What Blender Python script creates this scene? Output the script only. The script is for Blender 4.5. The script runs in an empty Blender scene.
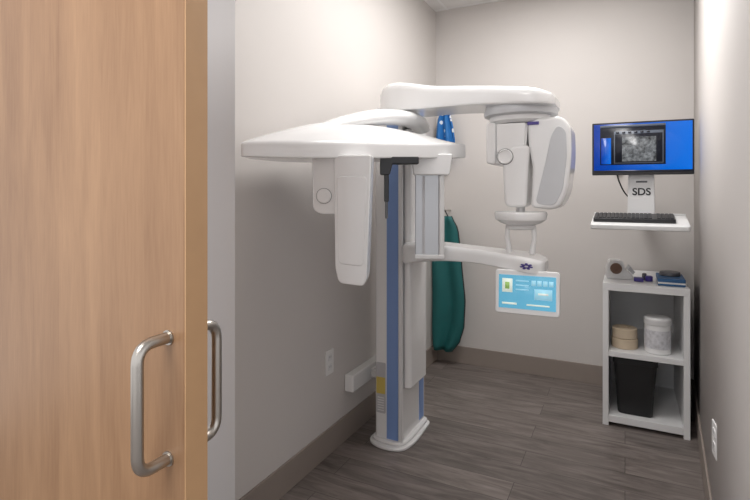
import bpy, bmesh, math
from mathutils import Vector, Matrix
S=bpy.context.scene
S.view_settings.view_transform='Standard'
S.view_settings.look='None'

# ------------------------------------------------------------ materials
def newmat(n):
    m=bpy.data.materials.new(n); m.use_nodes=True
    nt=m.node_tree; return m,nt,nt.nodes['Principled BSDF']
def mat(n,c,r=0.5,metal=0,bump=0,bscale=200,var=0,vscale=8,coat=0,emit=0):
    m,nt,b=newmat(n)
    b.inputs['Base Color'].default_value=(*c,1); b.inputs['Roughness'].default_value=r
    b.inputs['Metallic'].default_value=metal; b.inputs['Coat Weight'].default_value=coat
    tc=nt.nodes.new('ShaderNodeTexCoord')
    if var>0:
        no=nt.nodes.new('ShaderNodeTexNoise'); no.inputs['Scale'].default_value=vscale
        nt.links.new(tc.outputs['Object'],no.inputs['Vector'])
        mx=nt.nodes.new('ShaderNodeMix'); mx.data_type='RGBA'
        mx.inputs[6].default_value=(*[x*(1-var) for x in c],1); mx.inputs[7].default_value=(*[min(1,x*(1+var)) for x in c],1)
        nt.links.new(no.outputs['Fac'],mx.inputs[0]); nt.links.new(mx.outputs[2],b.inputs['Base Color'])
    if bump>0:
        n2=nt.nodes.new('ShaderNodeTexNoise'); n2.inputs['Scale'].default_value=bscale
        nt.links.new(tc.outputs['Object'],n2.inputs['Vector'])
        bp=nt.nodes.new('ShaderNodeBump'); bp.inputs['Strength'].default_value=bump; bp.inputs['Distance'].default_value=0.002
        nt.links.new(n2.outputs['Fac'],bp.inputs['Height']); nt.links.new(bp.outputs['Normal'],b.inputs['Normal'])
    if emit>0:
        b.inputs['Emission Color'].default_value=(*c,1); b.inputs['Emission Strength'].default_value=emit
    return m
M={}
M['wall']=mat('wall_paint',(0.625,0.592,0.568),0.65,bump=0.12,bscale=350,var=0.015,vscale=3)
M['wall_ext']=mat('wall_paint_corridor_lit',(0.70,0.69,0.69),0.6,bump=0.1,bscale=350)  # lighter wall colour, with the whitish corridor light put into it
M['base']=mat('baseboard_vinyl',(0.29,0.245,0.215),0.5,var=0.04)
M['white']=mat('enamel_white',(0.84,0.84,0.84),0.25,coat=0.4)
M['white2']=mat('plastic_offwhite',(0.74,0.74,0.74),0.35)
M['shelfw']=mat('laminate_white',(0.78,0.78,0.78),0.4)
M['grey']=mat('plastic_grey',(0.50,0.50,0.52),0.4)
M['lgrey']=mat('plastic_lightgrey',(0.56,0.57,0.59),0.3)
M['dgrey']=mat('plastic_darkgrey',(0.10,0.10,0.11),0.4)
M['silver']=mat('aluminium',(0.48,0.49,0.51),0.35,metal=0.6)
M['steel']=mat('brushed_steel',(0.50,0.47,0.43),0.30,metal=1.0,bump=0.1,bscale=600)
M['blue']=mat('stripe_blue',(0.22,0.34,0.64),0.35)
M['black']=mat('plastic_black',(0.012,0.012,0.014),0.35)
M['matblack']=mat('rubber_black',(0.012,0.012,0.013),0.6)
M['purple']=mat('logo_purple',(0.06,0.04,0.25),0.4)
M['seam']=mat('seam_shadow_gap',(0.22,0.22,0.22),0.7)
M['teal']=mat('apron_teal',(0.008,0.115,0.115),0.65,var=0.15,vscale=10,bump=0.2,bscale=150)
M['beige']=mat('tape_beige',(0.60,0.49,0.36),0.7,var=0.05)
M['plate']=mat('outlet_plate',(0.78,0.77,0.76),0.35)
M['bluebox']=mat('box_blue',(0.03,0.12,0.28),0.5)
M['card']=mat('kraft_brown',(0.16,0.09,0.06),0.6)
M['yellow']=mat('label_yellow',(0.62,0.48,0.12),0.5)
M['scr_dark']=mat('screen_window_dark',(0.008,0.009,0.014),0.3,emit=0.6)
M['scr_grey']=mat('screen_panel_grey',(0.07,0.08,0.10),0.3,emit=0.9)
M['key']=mat('key_caps',(0.03,0.03,0.033),0.5)

def wood():
    m,nt,b=newmat('maple_veneer')
    tc=nt.nodes.new('ShaderNodeTexCoord'); mp=nt.nodes.new('ShaderNodeMapping')
    mp.inputs['Scale'].default_value=(7,7,0.9)
    nt.links.new(tc.outputs['Object'],mp.inputs['Vector'])
    n=nt.nodes.new('ShaderNodeTexNoise'); n.inputs['Scale'].default_value=2.0; n.inputs['Detail'].default_value=6; n.inputs['Distortion'].default_value=1.2
    nt.links.new(mp.outputs[0],n.inputs['Vector'])
    mp2=nt.nodes.new('ShaderNodeMapping'); mp2.inputs['Scale'].default_value=(60,60,4)
    nt.links.new(tc.outputs['Object'],mp2.inputs['Vector'])
    n2=nt.nodes.new('ShaderNodeTexNoise'); n2.inputs['Scale'].default_value=3; n2.inputs['Detail'].default_value=4
    nt.links.new(mp2.outputs[0],n2.inputs['Vector'])
    sp=nt.nodes.new('ShaderNodeSeparateXYZ'); nt.links.new(tc.outputs['Object'],sp.inputs[0])
    sc=nt.nodes.new('ShaderNodeMath'); sc.operation='MULTIPLY'; sc.inputs[1].default_value=7.5; nt.links.new(sp.outputs[0],sc.inputs[0])
    fl=nt.nodes.new('ShaderNodeMath'); fl.operation='FLOOR'; nt.links.new(sc.outputs[0],fl.inputs[0])
    wn=nt.nodes.new('ShaderNodeTexWhiteNoise'); wn.noise_dimensions='1D'; nt.links.new(fl.outputs[0],wn.inputs['W'])
    ad=nt.nodes.new('ShaderNodeMix'); ad.data_type='FLOAT'; ad.inputs[0].default_value=0.35
    nt.links.new(n.outputs['Fac'],ad.inputs[2]); nt.links.new(n2.outputs['Fac'],ad.inputs[3])
    ad2=nt.nodes.new('ShaderNodeMix'); ad2.data_type='FLOAT'; ad2.inputs[0].default_value=0.18
    nt.links.new(ad.outputs[0],ad2.inputs[2]); nt.links.new(wn.outputs['Value'],ad2.inputs[3])
    cr=nt.nodes.new('ShaderNodeValToRGB')
    cr.color_ramp.elements[0].position=0.30; cr.color_ramp.elements[0].color=(0.235,0.125,0.062,1)
    cr.color_ramp.elements[1].position=0.70; cr.color_ramp.elements[1].color=(0.385,0.225,0.12,1)
    nt.links.new(ad2.outputs[0],cr.inputs[0]); nt.links.new(cr.outputs[0],b.inputs['Base Color'])
    b.inputs['Roughness'].default_value=0.38
    return m
M['wood']=wood()
M['woodedge']=mat('maple_edge_band',(0.50,0.30,0.155),0.4,var=0.06,vscale=20)

def floormat():
    m,nt,b=newmat('vinyl_plank')
    tc=nt.nodes.new('ShaderNodeTexCoord')
    br=nt.nodes.new('ShaderNodeTexBrick'); br.inputs['Scale'].default_value=1
    br.inputs['Brick Width'].default_value=1.2; br.inputs['Row Height'].default_value=0.152
    br.inputs['Mortar Size'].default_value=0.0014; br.inputs['Mortar Smooth'].default_value=0.4
    br.inputs['Color1'].default_value=(0,0,0,1); br.inputs['Color2'].default_value=(1,1,1,1); br.inputs['Mortar'].default_value=(0.5,0.5,0.5,1)
    br.offset=0.37
    nt.links.new(tc.outputs['Object'],br.inputs['Vector'])
    mp=nt.nodes.new('ShaderNodeMapping'); mp.inputs['Scale'].default_value=(1.8,13,1)
    nt.links.new(tc.outputs['Object'],mp.inputs['Vector'])
    addv=nt.nodes.new('ShaderNodeVectorMath'); addv.operation='MULTIPLY_ADD'
    addv.inputs[1].default_value=(5,5,5)
    nt.links.new(br.outputs['Color'],addv.inputs[0]); nt.links.new(mp.outputs[0],addv.inputs[2])
    n=nt.nodes.new('ShaderNodeTexNoise'); n.inputs['Scale'].default_value=2.0; n.inputs['Detail'].default_value=9; n.inputs['Roughness'].default_value=0.64; n.inputs['Distortion'].default_value=0.8
    nt.links.new(addv.outputs[0],n.inputs['Vector'])
    cr=nt.nodes.new('ShaderNodeValToRGB')
    cr.color_ramp.elements[0].position=0.30; cr.color_ramp.elements[0].color=(0.105,0.086,0.078,1)
    cr.color_ramp.elements[1].position=0.70; cr.color_ramp.elements[1].color=(0.27,0.234,0.215,1)
    nt.links.new(n.outputs['Fac'],cr.inputs[0])
    hsv=nt.nodes.new('ShaderNodeHueSaturation')
    mr=nt.nodes.new('ShaderNodeMapRange'); mr.inputs['To Min'].default_value=0.85; mr.inputs['To Max'].default_value=1.15
    nt.links.new(br.outputs['Color'],mr.inputs['Value']); nt.links.new(mr.outputs[0],hsv.inputs['Value'])
    nt.links.new(cr.outputs[0],hsv.inputs['Color'])
    mx=nt.nodes.new('ShaderNodeMix'); mx.data_type='RGBA'; mx.inputs[7].default_value=(0.035,0.028,0.025,1)
    nt.links.new(br.outputs['Fac'],mx.inputs[0]); nt.links.new(hsv.outputs[0],mx.inputs[6])
    nt.links.new(mx.outputs[2],b.inputs['Base Color'])
    b.inputs['Roughness'].default_value=0.42
    bp=nt.nodes.new('ShaderNodeBump'); bp.inputs['Strength'].default_value=0.15; bp.inputs['Distance'].default_value=0.002
    nt.links.new(n.outputs['Fac'],bp.inputs['Height']); nt.links.new(bp.outputs[0],b.inputs['Normal'])
    return m
M['floor']=floormat()
def ceilmat():
    m,nt,b=newmat('ceiling_tile')
    tc=nt.nodes.new('ShaderNodeTexCoord')
    br=nt.nodes.new('ShaderNodeTexBrick'); br.offset=0; br.inputs['Scale'].default_value=1
    br.inputs['Brick Width'].default_value=0.61; br.inputs['Row Height'].default_value=0.61; br.inputs['Mortar Size'].default_value=0.01
    br.inputs['Color1'].default_value=(0.80,0.79,0.78,1); br.inputs['Color2'].default_value=(0.82,0.81,0.80,1); br.inputs['Mortar'].default_value=(0.88,0.88,0.88,1)
    nt.links.new(tc.outputs['Object'],br.inputs['Vector']); nt.links.new(br.outputs['Color'],b.inputs['Base Color'])
    b.inputs['Roughness'].default_value=0.8
    return m
M['ceil']=ceilmat()
def emis(n,c1,c2,axis,strength,kind='grad',scale=8):
    m,nt,b=newmat(n)
    tc=nt.nodes.new('ShaderNodeTexCoord')
    cr=nt.nodes.new('ShaderNodeValToRGB'); cr.color_ramp.elements[0].color=(*c1,1); cr.color_ramp.elements[1].color=(*c2,1)
    if kind=='grad':
        sp=nt.nodes.new('ShaderNodeSeparateXYZ'); nt.links.new(tc.outputs['Generated'],sp.inputs[0])
        nt.links.new(sp.outputs[axis],cr.inputs[0])
    else:
        no=nt.nodes.new('ShaderNodeTexNoise'); no.inputs['Scale'].default_value=scale; no.inputs['Detail'].default_value=8; no.inputs['Roughness'].default_value=0.65
        nt.links.new(tc.outputs['Object'],no.inputs['Vector']); nt.links.new(no.outputs['Fac'],cr.inputs[0])
        cr.color_ramp.elements[0].position=0.36; cr.color_ramp.elements[1].position=0.68
    b.inputs['Base Color'].default_value=(0.01,0.01,0.01,1); b.inputs['Roughness'].default_value=0.25
    nt.links.new(cr.outputs[0],b.inputs['Emission Color']); b.inputs['Emission Strength'].default_value=strength
    return m
M['desk']=emis('desktop_blue',(0.0,0.04,0.34),(0.0,0.16,0.74),0,1.0)
M['xray']=emis('xray_picture',(0.025,0.027,0.03),(0.36,0.38,0.40),0,0.8,'noise',38)
M['touch']=emis('touchscreen_blue',(0.14,0.46,0.66),(0.16,0.52,0.74),0,0.85)
M['touchw']=mat('touch_tile_pale',(0.66,0.74,0.66),0.4,emit=0.55)
M['touchb']=mat('touch_tile_blue',(0.30,0.58,0.72),0.4,emit=0.6)
M['touchg']=mat('touch_tile_green',(0.25,0.42,0.12),0.4,emit=0.5)
def starmat():
    m,nt,b=newmat('apron_star_print')
    tc=nt.nodes.new('ShaderNodeTexCoord'); v=nt.nodes.new('ShaderNodeTexVoronoi'); v.inputs['Scale'].default_value=20
    nt.links.new(tc.outputs['Object'],v.inputs['Vector'])
    cr=nt.nodes.new('ShaderNodeValToRGB'); cr.color_ramp.interpolation='CONSTANT'
    cr.color_ramp.elements[0].color=(0.75,0.8,0.85,1); cr.color_ramp.elements[1].position=0.3; cr.color_ramp.elements[1].color=(0.01,0.14,0.42,1)
    nt.links.new(v.outputs['Distance'],cr.inputs[0]); nt.links.new(cr.outputs[0],b.inputs['Base Color']); b.inputs['Roughness'].default_value=0.6
    return m
M['star']=starmat()

# ------------------------------------------------------------ builders
def empty(name,loc):
    e=bpy.data.objects.new(name,None); e.location=loc; e.empty_display_size=0.1
    S.collection.objects.link(e); return e
def attach(o,p):
    if p is not None:
        o.parent=p; o.matrix_parent_inverse=Matrix.Translation(-Vector(p.location))
def finish(bm,name,m,parent=None,bevel=0,seg=3,sub=0,smooth=True,X=None):
    bmesh.ops.recalc_face_normals(bm,faces=bm.faces[:])
    if bevel==0 and sub==0:
        for e in bm.edges:
            if len(e.link_faces)==2 and e.calc_face_angle(0)>0.6: e.smooth=False
    if X is not None: bmesh.ops.transform(bm,matrix=X,verts=bm.verts[:])
    me=bpy.data.meshes.new(name); bm.to_mesh(me); bm.free()
    o=bpy.data.objects.new(name,me); S.collection.objects.link(o)
    for x in (m if isinstance(m,list) else [m]): me.materials.append(x)
    if smooth:
        for p in me.polygons: p.use_smooth=True
    if bevel>0:
        b=o.modifiers.new('bevel','BEVEL'); b.width=bevel; b.segments=seg; b.limit_method='ANGLE'; b.angle_limit=math.radians(35)
    if sub>0:
        s=o.modifiers.new('sub','SUBSURF'); s.levels=sub; s.render_levels=sub
    elif smooth and bevel>0:
        o.modifiers.new('wn','WEIGHTED_NORMAL')
    attach(o,parent); return o
def frame(x,y,z,yaw=0,pitch=0):
    return Matrix.Translation((x,y,z))@Matrix.Rotation(math.radians(yaw),4,'Z')@Matrix.Rotation(math.radians(pitch),4,'X')
def box(name,x0,x1,y0,y1,z0,z1,m,parent=None,bevel=0,seg=3,X=None):
    bm=bmesh.new(); bmesh.ops.create_cube(bm,size=1)
    for v in bm.verts:
        v.co=Vector(((x0+x1)/2+v.co.x*(x1-x0),(y0+y1)/2+v.co.y*(y1-y0),(z0+z1)/2+v.co.z*(z1-z0)))
    return finish(bm,name,m,parent,bevel,seg,smooth=bevel>0,X=X)
def round_poly(pts,r,n=5):
    out=[];N=len(pts)
    for i in range(N):
        p=Vector(pts[i]);a=Vector(pts[i-1])-p;b=Vector(pts[(i+1)%N])-p
        rr=r[i] if isinstance(r,(list,tuple)) else r
        k=min(rr,a.length*0.48,b.length*0.48)
        if k<1e-5: out.append(tuple(p)); continue
        A=p+a.normalized()*k;B=p+b.normalized()*k
        for j in range(n+1):
            t=j/n; out.append(tuple((1-t)**2*A+2*t*(1-t)*p+t*t*B))
    return out
def prism(name,pts,axis,a0,a1,m,parent=None,bevel=0,seg=3,X=None):
    bm=bmesh.new()
    def mk(p,a):
        if axis=='y': return (p[0],a,p[1])
        if axis=='z': return (p[0],p[1],a)
        return (a,p[0],p[1])
    A=[bm.verts.new(mk(p,a0)) for p in pts]; B=[bm.verts.new(mk(p,a1)) for p in pts]
    n=len(pts)
    bm.faces.new(A); bm.faces.new(B[::-1])
    for i in range(n): bm.faces.new((A[i],A[(i+1)%n],B[(i+1)%n],B[i]))
    return finish(bm,name,m,parent,bevel,seg,X=X)
def lathe(name,prof,m,parent=None,X=None,n=40,bevel=0):
    bm=bmesh.new(); rings=[]
    for r,z in prof:
        rings.append([bm.verts.new((r*math.cos(2*math.pi*i/n),r*math.sin(2*math.pi*i/n),z)) for i in range(n)])
    for a,b in zip(rings,rings[1:]):
        for i in range(n): bm.faces.new((a[i],a[(i+1)%n],b[(i+1)%n],b[i]))
    bm.faces.new(rings[0][::-1]); bm.faces.new(rings[-1])
    return finish(bm,name,m,parent,bevel,X=X)
def loft(name,secs,m,parent=None,sub=2,bevel=0,X=None):
    bm=bmesh.new(); R=[[bm.verts.new(p) for p in s] for s in secs]; n=len(secs[0])
    for a,b in zip(R,R[1:]):
        for i in range(n): bm.faces.new((a[i],a[(i+1)%n],b[(i+1)%n],b[i]))
    bm.faces.new(R[0][::-1]); bm.faces.new(R[-1])
    return finish(bm,name,m,parent,bevel,3,sub=sub,X=X)
def catmull(P,n):
    out=[];N=len(P)
    for i in range(N-1):
        a=P[max(i-1,0)];b=P[i];c=P[i+1];d=P[min(i+2,N-1)]
        for j in range(n):
            t=j/n; out.append([0.5*(2*b[k]+(-a[k]+c[k])*t+(2*a[k]-5*b[k]+4*c[k]-d[k])*t*t+(-a[k]+3*b[k]-3*c[k]+d[k])*t**3) for k in range(len(b))])
    out.append(list(P[-1])); return out
def sweep(name,pts,rad,m,parent=None,n=14,X=None,flat=1.0):
    bm=bmesh.new(); P=[Vector(p) for p in pts]; rings=[]; up=None
    for i,p in enumerate(P):
        t=(P[min(i+1,len(P)-1)]-P[max(i-1,0)]).normalized()
        if up is None:
            up=Vector((0,0,1)) if abs(t.z)<0.9 else Vector((1,0,0))
        s=t.cross(up).normalized(); u=s.cross(t).normalized(); up=u
        r=rad[i] if isinstance(rad,(list,tuple)) else rad
        rings.append([bm.verts.new(p+s*r*math.cos(2*math.pi*k/n)+u*r*flat*math.sin(2*math.pi*k/n)) for k in range(n)])
    for a,b in zip(rings,rings[1:]):
        for k in range(n): bm.faces.new((a[k],a[(k+1)%n],b[(k+1)%n],b[k]))
    bm.faces.new(rings[0][::-1]); bm.faces.new(rings[-1])
    return finish(bm,name,m,parent,X=X)
def arcpath(pts,r,n=6):
    out=[Vector(pts[0])]
    for i in range(1,len(pts)-1):
        p=Vector(pts[i]);a=(Vector(pts[i-1])-p);b=(Vector(pts[i+1])-p);k=min(r,a.length*.49,b.length*.49)
        A=p+a.normalized()*k;B=p+b.normalized()*k
        for j in range(n+1):
            t=j/n; out.append((1-t)**2*A+2*t*(1-t)*p+t*t*B)
    out.append(Vector(pts[-1])); return out
def text(name,s,size,m,parent,X,ext=0.0006):
    c=bpy.data.curves.new(name,'FONT'); c.body=s; c.size=size; c.extrude=ext; c.offset=0.0012; c.align_x='CENTER'; c.align_y='CENTER'
    o=bpy.data.objects.new(name+'_tmp',c); S.collection.objects.link(o)
    bpy.context.view_layer.update()
    me=bpy.data.meshes.new_from_object(o.evaluated_get(bpy.context.evaluated_depsgraph_get()))
    bpy.data.objects.remove(o)
    me.transform(X@Matrix.Rotation(math.radians(90),4,'X')); me.materials.clear(); me.materials.append(m)
    o=bpy.data.objects.new(name,me); S.collection.objects.link(o); attach(o,parent); return o

# ------------------------------------------------------------ room
CH=2.70; LX=-1.316; BY=3.693
def rw(y): return 0.386-0.062*(BY-y)
box('floor',-3.2,2.6,-2.2,BY+0.1,-0.05,0,M['floor'])
box('ceiling',-3.2,2.6,-2.2,BY+0.1,CH,CH+0.05,M['ceil'])
box('wall_left',LX-0.1,LX,1.4525,BY,0,CH,M['wall'])
box('wall_back',LX-0.1,0.6,BY,BY+0.1,0,CH,M['wall'])
prism('wall_right',[(rw(BY),BY),(rw(0.9),0.9),(rw(0.9)+0.12,0.9),(rw(BY)+0.12,BY)],'z',0,CH,M['wall'])
box('wall_front',-3.0,LX-0.0004,1.451,1.571,0,CH,M['wall_ext'])
BH=0.13; bt=0.010
box('baseboard_left',LX,LX+bt,1.46,BY,0,BH,M['base'],bevel=0.003)
box('baseboard_back',LX+bt,rw(BY)-bt,BY-bt,BY,0,BH,M['base'],bevel=0.003)
prism('baseboard_right',[(rw(BY)-bt,BY-bt),(rw(0.95)-bt,0.95),(rw(0.95),0.95),(rw(BY),BY-bt)],'z',0,BH,M['base'],bevel=0.003)

# ------------------------------------------------------------ door
d=empty('door_1',(-1.2,0.67,0))
box('door_leaf',-1.68,-0.703,0.645,0.699,0.012,2.13,M['wood'],d,bevel=0.0015,seg=2)
box('edge_band',-0.703,-0.70,0.646,0.698,0.012,2.13,M['woodedge'],d)
hx=-0.742
for nm,ys,yo in(('pull_handle_front',0.645,0.580),('pull_handle_rear',0.699,0.764)):
    sweep(nm,arcpath([(hx,ys,1.036),(hx,yo,1.036),(hx,yo,0.816),(hx,ys,0.816)],0.035,8),0.0105,M['steel'],d,n=20)
    for z in(1.036,0.816):
        lathe('handle_collar',[(0.0135,0),(0.0135,0.003)],M['steel'],d,X=Matrix.Translation((hx,ys,z))@Matrix.Rotation(math.radians(90 if yo<ys else -90),4,'X'),n=24)

# ------------------------------------------------------------ outlets
def outlet(name,X):
    e=empty(name,X.translation)
    prism('cover_plate',round_poly([(-.037,-.06),(.037,-.06),(.037,.06),(-.037,.06)],.005),'y',-0.006,0,M['plate'],e,bevel=0.002,X=X)
    for z in(-.024,.024):
        prism('socket_face',round_poly([(-.017,z-.016),(.017,z-.016),(.017,z+.016),(-.017,z+.016)],.01),'y',-0.008,-0.006,M['white'],e,X=X)
        for xx in(-.006,.006): box('slot',xx-.001,xx+.001,-.0084,-.008,z-.002,z+.008,M['dgrey'],e,X=X)
outlet('wall_outlet',frame(LX,2.12,0.455,90))
outlet('wall_outlet.001',frame(rw(2.13),2.13,0.42,-86.5))

# ------------------------------------------------------------ x-ray machine
x=empty('dental_panoramic_xray_machine',(-1.08,2.45,0))
prism('foot_plate',round_poly([(-1.20,2.31),(-1.10,2.265),(-0.99,2.285),(-0.965,2.40),(-0.975,2.66),(-1.19,2.67)],[.05,.08,.07,.08,.04,.04],8),'z',0,0.016,M['white'],x,bevel=0.005)
prism('foot_cover',round_poly([(-1.185,2.32),(-1.10,2.295),(-1.0,2.305),(-0.985,2.40),(-0.99,2.655),(-1.178,2.66)],[.04,.06,.05,.06,.03,.03],8),'z',0.014,0.035,M['white'],x,bevel=0.010)
box('column_body',-1.163,-1.010,2.325,2.65,0.02,1.74,M['white'],x,bevel=0.014)
box('column_stripe',-1.094,-1.030,2.3215,2.326,0.03,1.72,M['blue'],x,bevel=0.001)
box('column_stripe_edge',-1.028,-1.005,2.317,2.332,0.03,1.72,M['white2'],x,bevel=0.004)
box('side_stripe',-1.011,-1.0065,2.56,2.62,0.05,1.72,M['blue'],x,bevel=0.001)
prism('serial_label',round_poly([(-1.154,0.16),(-1.101,0.16),(-1.101,0.42),(-1.154,0.42)],0.008),'y',2.3225,2.3255,M['grey'],x)
prism('warning_label',round_poly([(-1.152,0.26),(-1.103,0.26),(-1.103,0.345),(-1.152,0.345)],0.004),'y',2.3205,2.3235,M['yellow'],x)
for j in range(6): box('label_line',-1.146,-1.110,2.3218,2.3228,.172+.013*j,.177+.013*j,M['white2'],x)
prism('lift_carriage',round_poly([(-1.008,2.335),(-0.968,2.342),(-0.968,2.57),(-1.008,2.58)],0.03),'z',0.30,1.62,M['white'],x,bevel=0.018)
box('carriage_seam',-1.012,-1.006,2.331,2.338,0.30,1.5,M['grey'],x)
box('wall_bracket',LX+0.001,LX+0.055,2.27,2.66,0.255,0.345,M['white'],x,bevel=0.008)
box('wall_bracket_arm',LX+0.05,-1.16,2.47,2.53,0.27,0.32,M['white2'],x,bevel=0.006)
lathe('bracket_knob',[(0.024,0),(0.024,0.03),(0.018,0.036)],M['white'],x,X=frame(LX+0.085,2.49,0.30,0,90),n=24)
# upper arm
def rsec(xc,y0,y1,z0,z1,r=0.022):
    return [(xc,a,b) for a,b in round_poly([(y0,z0),(y1,z0),(y1,z1),(y0,z1)],[r*.5,r*.5,r*1.8,r*1.8],4)]
U=[(-1.145,2.37,2.49,1.738,1.785),(-1.13,2.32,2.53,1.722,1.820),(-1.08,2.28,2.56,1.71,1.846),(-1.01,2.26,2.55,1.705,1.848),(-0.93,2.24,2.52,1.70,1.832),(-0.80,2.21,2.47,1.695,1.802),(-0.62,2.17,2.45,1.687,1.778),(-0.45,2.13,2.47,1.672,1.753),(-0.34,2.12,2.48,1.665,1.734),(-0.28,2.16,2.44,1.665,1.716),(-0.262,2.20,2.40,1.669,1.704)]
loft('upper_arm',[rsec(*u) for u in catmull(U,6)],M['white'],x,sub=0,bevel=0.006)
lathe('rotation_hub_collar',[(0.145,1.632),(0.158,1.638),(0.160,1.652),(0.156,1.668),(0.150,1.69)],M['lgrey'],x,X=Matrix.Translation((-0.42,2.30,0)),n=56)
lathe('rotation_hub',[(0.12,1.60),(0.135,1.612),(0.135,1.64)],M['white2'],x,X=Matrix.Translation((-0.42,2.30,0)),n=56)
# tube head (rotating unit)
Y0=2.20
prism('tube_head_yoke',round_poly([(-0.54,1.42),(-0.385,1.42),(-0.37,1.60),(-0.55,1.60)],[.02,.01,.02,.02]),'y',Y0,Y0+0.2,M['white'],x,bevel=0.012)
prism('tube_head_side_fairing',round_poly([(-0.548,1.425),(-0.505,1.42),(-0.505,1.605),(-0.548,1.605)],.015),'y',Y0-0.012,Y0+0.16,M['white'],x,bevel=0.008)
prism('tube_head_front_cover',round_poly([(-0.500,1.47),(-0.385,1.47),(-0.378,1.597),(-0.502,1.597)],.008),'y',Y0-0.014,Y0+0.01,M['white'],x,bevel=0.006)
prism('tube_head_neck',round_poly([(-0.465,1.235),(-0.375,1.235),(-0.362,1.50),(-0.445,1.50),(-0.475,1.42),(-0.47,1.33)],[.03,.02,.02,.04,.03,.02]),'y',Y0-0.022,Y0+0.12,M['white'],x,bevel=0.014)
RX=Matrix.Rotation(math.radians(90),4,'X')
lathe('tube_head_pivot_ring',[(0.032,0),(0.032,0.008),(0.028,0.012),(0.027,0.006),(0.001,0.006)],M['white'],x,X=Matrix.Translation((-0.462,Y0-0.02,1.452))@RX,n=40)
lathe('tube_head_pivot_gap',[(0.035,0),(0.035,0.003)],M['seam'],x,X=Matrix.Translation((-0.462,Y0-0.02,1.452))@RX,n=40)
H=round_poly([(-0.36,1.235),(-0.250,1.222),(-0.212,1.30),(-0.196,1.45),(-0.200,1.575),(-0.235,1.618),(-0.375,1.612),(-0.37,1.50),(-0.352,1.40)],[.02,.05,.06,.06,.05,.03,.02,.03,.03])
prism('sensor_housing_shell',H,'y',Y0+0.0,Y0+0.22,M['white'],x,bevel=0.016)
H2=round_poly([(-0.340,1.25),(-0.262,1.242),(-0.230,1.31),(-0.214,1.45),(-0.218,1.555),(-0.250,1.580),(-0.275,1.54),(-0.300,1.42)],.025)
prism('sensor_housing_panel',H2,'y',Y0-0.004,Y0+0.004,M['lgrey'],x,bevel=0.002)
prism('unit_label',round_poly([(-0.372,1.585),(-0.325,1.585),(-0.325,1.599),(-0.372,1.599)],.002),'y',Y0-0.005,Y0+0.004,M['purple'],x)
# chin rest
lathe('chin_rest_tray',[(0.06,1.155),(0.085,1.165),(0.108,1.180),(0.112,1.205),(0.108,1.214),(0.09,1.214),(0.07,1.206)],M['white'],x,X=Matrix.Translation((-0.41,2.25,0)),n=48)
lathe('chin_rest_base',[(0.045,1.135),(0.06,1.14),(0.064,1.16)],M['white2'],x,X=Matrix.Translation((-0.41,2.25,0)),n=40)
for sx in(-1,1):
    sweep('chin_rest_post',[(-0.41+sx*0.055,2.25,1.15),(-0.41+sx*0.058,2.25,1.10),(-0.41+sx*0.048,2.25,1.03)],[0.011,0.010,0.013],M['white'],x,n=16)
lathe('bite_post',[(0.020,1.20),(0.018,1.235),(0.010,1.24)],M['white'],x,X=Matrix.Translation((-0.41,2.25,0)),n=20)
# lower arm
A=[(-0.985,2.27,2.52,0.955,1.040),(-0.96,2.25,2.52,0.950,1.050),(-0.90,2.235,2.47,0.962,1.050),(-0.75,2.21,2.40,0.980,1.050),(-0.60,2.19,2.37,0.982,1.043),(-0.45,2.15,2.36,0.972,1.034),(-0.36,2.13,2.36,0.962,1.026),(-0.315,2.15,2.34,0.960,1.014),(-0.30,2.19,2.30,0.966,1.004)]
loft('lower_arm',[rsec(*a,r=0.014) for a in catmull(A,6)],M['white'],x,sub=0,bevel=0.005)
for i in range(7):
    a=i*math.pi*2/7
    prism('arm_logo_petal',round_poly([(-.004,.004),(.004,.004),(.003,.015),(-.003,.015)],.003),'y',-0.001,0.001,M['purple'],x,X=Matrix.Translation((-0.365,2.1285,0.992))@Matrix.Diagonal((1.8,1,.9,1))@Matrix.Rotation(a,4,'Y'))
# touch panel
T=frame(-0.364,2.135,0.882,3,-4)
prism('touch_panel_frame',round_poly([(-.130,-.092),(.130,-.092),(.130,.092),(-.130,.092)],.016),'y',0,0.028,M['white'],x,bevel=0.006,X=T)
prism('touch_panel_screen',[(-.114,-.068),(.114,-.068),(.114,.070),(-.114,.070)],'y',-0.002,0.002,M['touch'],x,X=T)
def tq(n,a,b,c,dd,m,l=0): prism(n,[(a,b),(c,b),(c,dd),(a,dd)],'y',-0.003-l*.0008,-0.002,m,x,X=T)
tq('screen_patient_tile',-.100,-.002,-.058,.055,M['touchw']); tq('screen_figure',-.088,.012,-.070,.040,M['touchg'],1)
tq('screen_button_a',-.10,-.052,-.04,-.044,M['touchw']); tq('screen_button_b',.0,-.052,.090,-.046,M['touchw'])
for j in range(4): tq('screen_menu_item',.018+.023*j,.030,.036+.023*j,.052,M['touchb'])
tq('screen_curve_tile',.030,-.026,.100,.018,M['touchb']); tq('screen_curve',.045,-.006,.085,.002,M['touchw'],1)
for j in range(3): tq('screen_text_row',-.045,.045-.018*j,.008,.050-.018*j,M['touchb'])
box('touch_panel_bracket',-0.40,-0.33,2.165,2.24,0.90,0.985,M['white2'],x,bevel=0.01)
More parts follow.
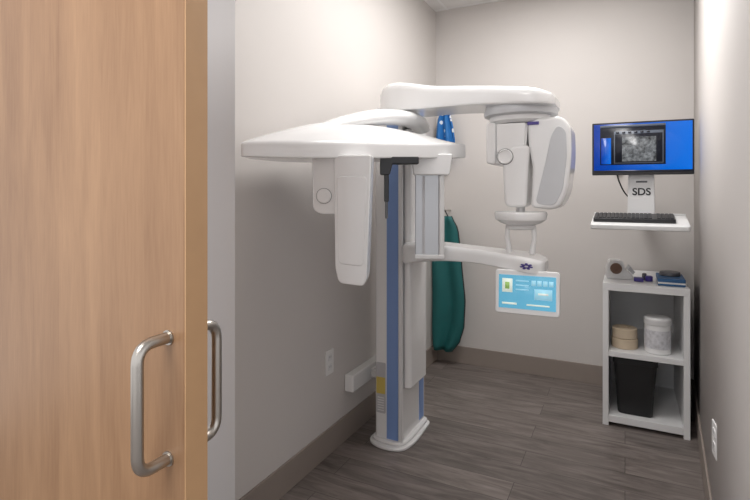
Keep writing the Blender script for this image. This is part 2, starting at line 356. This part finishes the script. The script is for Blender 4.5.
# cephalostat wing
W=[(-1.186,1.337,-1.222,1.40,1.424,1.466,1.474),
   (-1.165,1.350,-1.235,1.47,1.421,1.474,1.494),
   (-1.046,1.489,-1.240,1.64,1.422,1.482,1.550),
   (-0.952,1.648,-1.235,1.84,1.429,1.490,1.596),
   (-0.837,1.907,-1.13,2.09,1.441,1.503,1.604),
   (-0.735,2.115,-0.98,2.30,1.451,1.515,1.575),
   (-0.676,2.235,-0.88,2.38,1.457,1.522,1.545),
   (-0.662,2.262,-0.85,2.40,1.459,1.522,1.532)]
secs=[]
for nx,ny,fx,fy,z0,z1,z2 in catmull(W,6):
    N=Vector((nx,ny));F=Vector((fx,fy)); L=(F-N).length
    pl=round_poly([(0,z0),(L,z0),(L,z1-.01),(L*.8,z1*.45+z2*.55),(L*.52,z2),(L*.26,z1*.42+z2*.58),(0,z1)],[.006,.006,.01,.03,.06,.05,.012],5)
    secs.append([((N+(F-N)*(s/L)).x,(N+(F-N)*(s/L)).y,z) for s,z in pl])
loft('ceph_arm_wing',secs,M['white'],x,sub=0,bevel=0.008)
cp=catmull([(-1.10,1.66,1.545,.03),(-1.075,1.85,1.595,.06),(-1.03,2.05,1.640,.075),(-0.985,2.20,1.658,.075),(-0.95,2.32,1.655,.07),(-0.955,2.43,1.63,.06)],6)
sweep('ceph_arm_connector',[p[:3] for p in cp],[p[3] for p in cp],M['white'],x,n=24,flat=0.5)
# ceph sensor head
C=frame(-0.98,1.69,0,22)
prism('ceph_head_body',round_poly([(-0.024,1.01),(-0.010,0.955),(0.083,0.945),(0.095,0.97),(0.112,1.44),(-0.030,1.44)],[.02,.02,.03,.02,.01,.01]),'y',-0.07,0.07,M['white'],x,bevel=0.012,X=C)
prism('ceph_head_front_panel',round_poly([(-0.012,1.03),(0.083,1.02),(0.098,1.36),(-0.018,1.36)],.02),'y',-0.074,-0.06,M['white'],x,bevel=0.005,X=C)
prism('ceph_head_shoulder',round_poly([(-0.112,1.235),(-0.085,1.215),(-0.02,1.215),(-0.02,1.44),(-0.115,1.44)],[.02,.02,.01,.01,.01]),'y',-0.06,0.07,M['white'],x,bevel=0.012,X=C)
lathe('ceph_pivot_gap',[(0.030,0),(0.030,0.002)],M['seam'],x,X=C@Matrix.Translation((-0.068,-0.06,1.285))@RX,n=36)
lathe('ceph_pivot_cap',[(0.028,0),(0.028,0.004),(0.024,0.007)],M['white'],x,X=C@Matrix.Translation((-0.068,-0.06,1.285))@RX,n=36)
# ear post bracket
E=frame(-0.832,1.90,0,26)
prism('ear_post_bar',round_poly([(-0.085,1.415),(0.075,1.415),(0.075,1.445),(-0.085,1.445)],.006),'y',-0.02,0.05,M['black'],x,bevel=0.004,X=E)
prism('ear_post_carrier',round_poly([(-0.085,1.37),(-0.045,1.37),(-0.03,1.425),(-0.085,1.425)],.008),'y',-0.02,0.02,M['black'],x,bevel=0.004,X=E)
box('ear_post_rod',-0.064,-0.052,-0.006,0.006,1.19,1.40,M['dgrey'],x,bevel=0.003,X=E)
box('ear_post_grip',-0.068,-0.048,-0.010,0.010,1.26,1.38,M['black'],x,bevel=0.003,X=E)
# secondary collimator panel
G=frame(-0.795,2.135,0,22)
prism('collimator_cap',round_poly([(-0.070,1.375),(0.090,1.375),(0.105,1.47),(-0.080,1.47)],.012),'y',-0.05,0.07,M['white'],x,bevel=0.008,X=G)
box('collimator_panel',-0.062,0.045,-0.03,0.05,1.01,1.39,M['silver'],x,bevel=0.004,X=G)
box('collimator_panel_edge',0.045,0.068,-0.034,0.055,1.005,1.39,M['white2'],x,bevel=0.004,X=G)
box('collimator_slot',-0.03,-0.018,-0.0315,-0.029,1.02,1.37,M['grey'],x,X=G)
box('collimator_foot',-0.064,0.069,-0.036,0.056,1.0,1.02,M['white2'],x,bevel=0.004,X=G)

# ------------------------------------------------------------ aprons
def cloth(name,prof,yb,m,parent,amp=0.012,waves=3,rows=26,cols=24,thick=0.012):
    bm=bmesh.new(); g=[]
    zs=[p[0] for p in prof]
    def lerp(z):
        for a,b in zip(prof,prof[1:]):
            if a[0]>=z>=b[0]:
                t=(a[0]-z)/(a[0]-b[0]); t=t*t*(3-2*t)*.5+t*.5; return a[1]+(b[1]-a[1])*t,a[2]+(b[2]-a[2])*t
        return prof[-1][1:]
    for r in range(rows+1):
        z=zs[0]+(zs[-1]-zs[0])*r/rows; a,b=lerp(z)
        g.append([bm.verts.new((a+(b-a)*c/cols, yb-amp*math.sin(waves*math.pi*2*c/cols+0.4*math.sin(r*.3))*(0.4+0.6*r/rows), z)) for c in range(cols+1)])
    for r in range(rows):
        for c in range(cols): bm.faces.new((g[r][c],g[r][c+1],g[r+1][c+1],g[r+1][c]))
    pts=[g[r][cols].co.copy() for r in range(rows+1)]
    o=finish(bm,name,m,parent)
    o.modifiers.clear(); s=o.modifiers.new('t','SOLIDIFY'); s.thickness=thick; s.offset=0
    return pts
a=empty('lead_apron',(-1.18,3.55,0.12))
e=cloth('apron_sheet',[(1.12,-1.24,-1.15),(1.02,-1.28,-1.10),(0.80,-1.295,-1.075),(0.50,-1.295,-1.045),(0.32,-1.295,-1.055),(0.20,-1.29,-1.09),(0.12,-1.28,-1.15)],3.56,M['teal'],a,amp=0.022,waves=1.5)
sweep('apron_binding',e,0.007,M['matblack'],a,n=8)
sweep('apron_hook',arcpath([(-1.20,BY-.001,1.16),(-1.20,3.54,1.16),(-1.20,3.54,1.19)],0.02),0.006,M['steel'],a,n=10)
sweep('apron_loop',arcpath([(-1.23,3.56,1.11),(-1.20,3.545,1.175),(-1.17,3.56,1.11)],0.02),0.005,M['matblack'],a,n=8)
a2=empty('star_print_apron',(-1.18,3.6,1.5))
e=cloth('apron_sheet_print',[(1.91,-1.23,-1.19),(1.85,-1.26,-1.165),(1.78,-1.27,-1.150),(1.68,-1.28,-1.140),(1.50,-1.27,-1.17)],3.60,M['star'],a2,amp=0.025,waves=2)
sweep('apron_hook_peg',arcpath([(-1.20,BY-.001,1.95),(-1.20,3.58,1.95),(-1.20,3.58,1.99)],0.02),0.006,M['steel'],a2,n=10)
sweep('apron_hang_loop',arcpath([(-1.22,3.60,1.90),(-1.20,3.585,1.965),(-1.18,3.60,1.90)],0.02),0.005,M['matblack'],a2,n=8)

# ------------------------------------------------------------ monitor workstation
k=empty('computer_monitor',(0.085,3.08,1.54))
K=frame(0.080,3.085,1.540,2,0)
prism('monitor_case',round_poly([(-.246,-.146),(.246,-.146),(.246,.146),(-.246,.146)],.006),'y',0,0.035,M['black'],k,bevel=0.003,X=K)
prism('monitor_back_bulge',round_poly([(-.12,-.10),(.12,-.10),(.12,.08),(-.12,.08)],.03),'y',0.034,0.055,M['black'],k,bevel=0.008,X=K)
def mq(n,a,b,c,dd,m,lay=1): prism(n,[(a,b),(c,b),(c,dd),(a,dd)],'y',-0.0007*lay-0.0005,-0.0007*lay+0.0002,m,k,X=K)
mq('monitor_screen',-.237,-.130,.237,.137,M['desk'],1)
mq('window_main',-.205,-.090,.115,.130,M['scr_dark'],2)
mq('window_titlebar',-.205,.118,.115,.130,M['scr_grey'],3)
mq('window_side_list',-.200,-.085,-.150,.060,M['desk'],3)
mq('window_front',-.135,-.082,.105,.095,M['scr_grey'],4)
mq('window_body',-.130,-.078,.100,.080,M['scr_dark'],5)
mq('xray_image',-.095,-.072,.070,.062,M['xray'],6)
for j in range(6): mq('toolbar_icon',-.125+.03*j,.083,-.110+.03*j,.092,M['scr_dark'],6)
mq('taskbar',-.237,-.130,.237,-.120,M['scr_dark'],2)
w=empty('computer_wall_mount',(0.085,3.6,1.15))
box('mount_track',0.045,0.125,BY-0.035,BY-.0005,1.19,1.62,M['shelfw'],w,bevel=0.006)
box('mount_arm',0.055,0.115,3.17,BY-0.03,1.20,1.26,M['white2'],w,bevel=0.008)
prism('mount_panel',round_poly([(0.012,1.155),(0.148,1.155),(0.142,1.56),(0.018,1.56)],.01),'y',3.145,3.175,M['shelfw'],w,bevel=0.005)
text('mount_label','SDS',0.055,M['black'],w,Matrix.Translation((0.082,3.1435,1.300)))
box('mount_vent',0.055,0.11,3.1440,3.1455,1.352,1.362,M['dgrey'],w)
box('monitor_plate',0.03,0.13,3.13,3.15,1.49,1.59,M['dgrey'],w,bevel=0.003)
tr=frame(0.066,3.09,1.152,-1,9)
prism('keyboard_tray',round_poly([(-.232,-.16),(.232,-.16),(.232,.13),(-.232,.13)],.02),'z',-0.028,0,M['shelfw'],w,bevel=0.006,X=tr)
box('tray_rear_lip',-.230,.230,.115,.13,0,0.008,M['shelfw'],w,bevel=0.003,X=tr)
box('tray_bracket',0.055,0.115,3.10,3.18,1.12,1.17,M['white2'],w,bevel=0.004)
sweep('mount_cable',arcpath([(-0.02,3.14,1.56),(-0.05,3.20,1.42),(-0.01,3.25,1.30),(0.05,3.40,1.24)],0.08),0.004,M['matblack'],w,n=8)
box('power_adapter',-0.06,-0.02,BY-0.03,BY-.0005,1.42,1.47,M['white2'],w,bevel=0.004)
kb=empty('computer_keyboard',(0.055,3.10,1.155))
KB=frame(0.040,3.06,1.1475,-1,9)
prism('keyboard_case',round_poly([(-.195,-.072),(.195,-.072),(.195,.078),(-.195,.078)],.008),'z',0,0.022,M['black'],kb,bevel=0.004,X=KB)
bm=bmesh.new()
for r in range(5):
    for c in range(19):
        if c in(14,): continue
        cx=-.180+c*.0200; cy=-.052+r*.0265
        bmesh.ops.create_cube(bm,size=1,matrix=KB@Matrix.Translation((cx,cy,.024))@Matrix.Diagonal((.0165,.021,.006,1)))
finish(bm,'keyboard_keys',M['key'],kb,bevel=0.001,seg=1)

# ------------------------------------------------------------ shelf unit
s=empty('cube_shelf_unit',(0.10,3.38,0))
sx0,sx1,sy0,sy1=-0.112,0.306,3.075,3.675
def sb(n,*a): return box(n,*a,M['shelfw'],s,bevel=0.0015)
sb('side_panel_a',sx0,sx0+.030,sy0,sy1,0,.79)
sb('side_panel_b',sx1-.030,sx1,sy0,sy1,0,.79)
sb('top_board',sx0+.0005,sx1-.0005,sy0-.001,sy1,.752,.791)
sb('middle_board',sx0+.030,sx1-.030,sy0+.002,sy1,.385,.415)
sb('bottom_board',sx0+.030,sx1-.030,sy0+.002,sy1,.02,.058)
sb('back_board',sx0+.030,sx1-.030,sy1-.01,sy1,.058,.752)
tb=empty('waste_bin',(0.04,3.22,0.058))
bm=bmesh.new(); R=[]
def rr(cx,cy,w,dd,z,r=.03,n=6): return [(cx+px,cy+py,z) for px,py in round_poly([(-w/2,-dd/2),(w/2,-dd/2),(w/2,dd/2),(-w/2,dd/2)],r,n)]
prof=[(.170,.19,.059),(.175,.195,.064),(.212,.24,.345),(.225,.256,.348),(.225,.256,.374),(.210,.238,.374),(.204,.23,.35),(.166,.186,.070)]
for w_,d_,z_ in prof: R.append([bm.verts.new(p) for p in rr(0.050,3.225,w_,d_,z_)])
for p,q in zip(R,R[1:]):
    n=len(p)
    for i in range(n): bm.faces.new((p[i],p[(i+1)%n],q[(i+1)%n],q[i]))
bm.faces.new(R[0][::-1]); bm.faces.new(R[-1])
finish(bm,'bin_body',M['matblack'],tb)
c=empty('wipes_canister',(0.16,3.17,0.415))
CX=Matrix.Translation((0.160,3.17,0.4155))
lathe('canister_tub',[(.060,0),(.065,.004),(.065,.155),(.060,.160)],M['white'],c,X=CX)
lathe('canister_lid',[(.067,.158),(.068,.162),(.067,.188),(.060,.196),(.020,.198)],M['white2'],c,X=CX)
lathe('canister_label',[(.0655,.030),(.0655,.130)],mat('label_print',(0.62,0.62,0.65),0.5,var=0.4,vscale=60),c,X=CX)
t=empty('paper_tape_roll',(-0.01,3.2,0.415))
for i,(zz,rd) in enumerate([(0.4155,.068),(0.472,.065)]):
    lathe('tape_roll_body' if i==0 else 'tape_roll_body_b',[(rd-.004,0),(rd,.003),(rd,.052),(rd-.004,.055),(.026,.055),(.026,.047),(.001,.047)],M['beige'],t,X=Matrix.Translation((-0.002,3.20,zz)))
g=empty('blue_supply_box',(0.225,3.22,0.79))
box('carton',0.160,0.290,3.12,3.33,.792,.832,M['bluebox'],g,bevel=0.003)
box('carton_band',0.1595,0.2905,3.1195,3.3305,.803,.812,M['white2'],g)
lathe('charger_puck',[(.050,.832),(.053,.836),(.050,.852),(.03,.856)],M['dgrey'],g,X=Matrix.Translation((0.225,3.25,0.0)))
q=empty('label_tape_dispenser',(-0.03,3.3,0.79))
QX=Matrix.Translation((-0.03,3.29,0.7915))@Matrix.Rotation(math.radians(8),4,'Z')@Matrix.Scale(1.3,4)
prism('dispenser_body',round_poly([(-.055,0),(.05,0),(.05,.023),(.02,.043),(.01,.083),(-.045,.083),(-.055,.04)],.012),'y',-.035,.035,M['white2'],q,bevel=0.004,X=QX)
lathe('dispenser_roll',[(.012,0),(.022,.001),(.024,.003),(.024,.012),(.022,.014),(.012,.014),(.012,.010),(.001,.010)],M['card'],q,X=QX@Matrix.Translation((-.018,-.030,.048))@RX,n=32)
prism('dispenser_cutter',[(.03,.043),(.052,.022),(.060,.034),(.040,.060)],'y',-.03,.03,M['silver'],q,bevel=0.001,X=QX)
u=empty('bite_block_case',(0.09,3.28,0.79))
prism('case_body',round_poly([(.045,3.20),(.095,3.195),(.095,3.25),(.045,3.255)],.01),'z',.7915,.812,M['purple'],u,bevel=0.003)
lathe('case_cap',[(.018,.7915),(.020,.794),(.020,.818),(.014,.822)],M['purple'],u,X=Matrix.Translation((.122,3.25,0)),n=24)
lathe('case_cap_b',[(.012,.7915),(.012,.826),(.008,.830)],M['dgrey'],u,X=Matrix.Translation((.10,3.29,0)),n=20)

# ------------------------------------------------------------ lights
def lamp(name,x0,y0,sx,sy,pw,col):
    e=empty(name,(x0,y0,CH))
    prism('light_frame',round_poly([(x0-sx/2-.02,y0-sy/2-.02),(x0+sx/2+.02,y0-sy/2-.02),(x0+sx/2+.02,y0+sy/2+.02),(x0-sx/2-.02,y0+sy/2+.02)],.003),'z',CH-.012,CH,M['shelfw'],e)
    box('light_diffuser',x0-sx/2,x0+sx/2,y0-sy/2,y0+sy/2,CH-.016,CH-.011,mat('diffuser_'+name,(1,1,1),.5,emit=2.0),e)
    l=bpy.data.lights.new(name+'_lamp','AREA'); l.shape='RECTANGLE'; l.size=sx; l.size_y=sy; l.energy=pw; l.color=col
    o=bpy.data.objects.new('light_source',l); o.location=(x0,y0,CH-.02); S.collection.objects.link(o); attach(o,e)
lamp('ceiling_light_panel',-0.42,2.45,0.6,1.2,25,(1,0.98,0.96))
lamp('ceiling_light_panel.001',-0.9,-0.6,1.2,1.2,34,(1,0.96,0.93))
W_=bpy.data.worlds.new('world'); S.world=W_; W_.use_nodes=True
W_.node_tree.nodes['Background'].inputs[0].default_value=(0.93,0.93,0.95,1); W_.node_tree.nodes['Background'].inputs[1].default_value=1.25

cam=bpy.data.cameras.new('camera'); co=bpy.data.objects.new('camera',cam); S.collection.objects.link(co)
co.location=(0,0,1.3); co.rotation_euler=(math.radians(90),0,math.radians(26.565))
cam.lens=24; cam.sensor_width=36; cam.shift_y=-58/750; cam.clip_start=0.02
S.camera=co
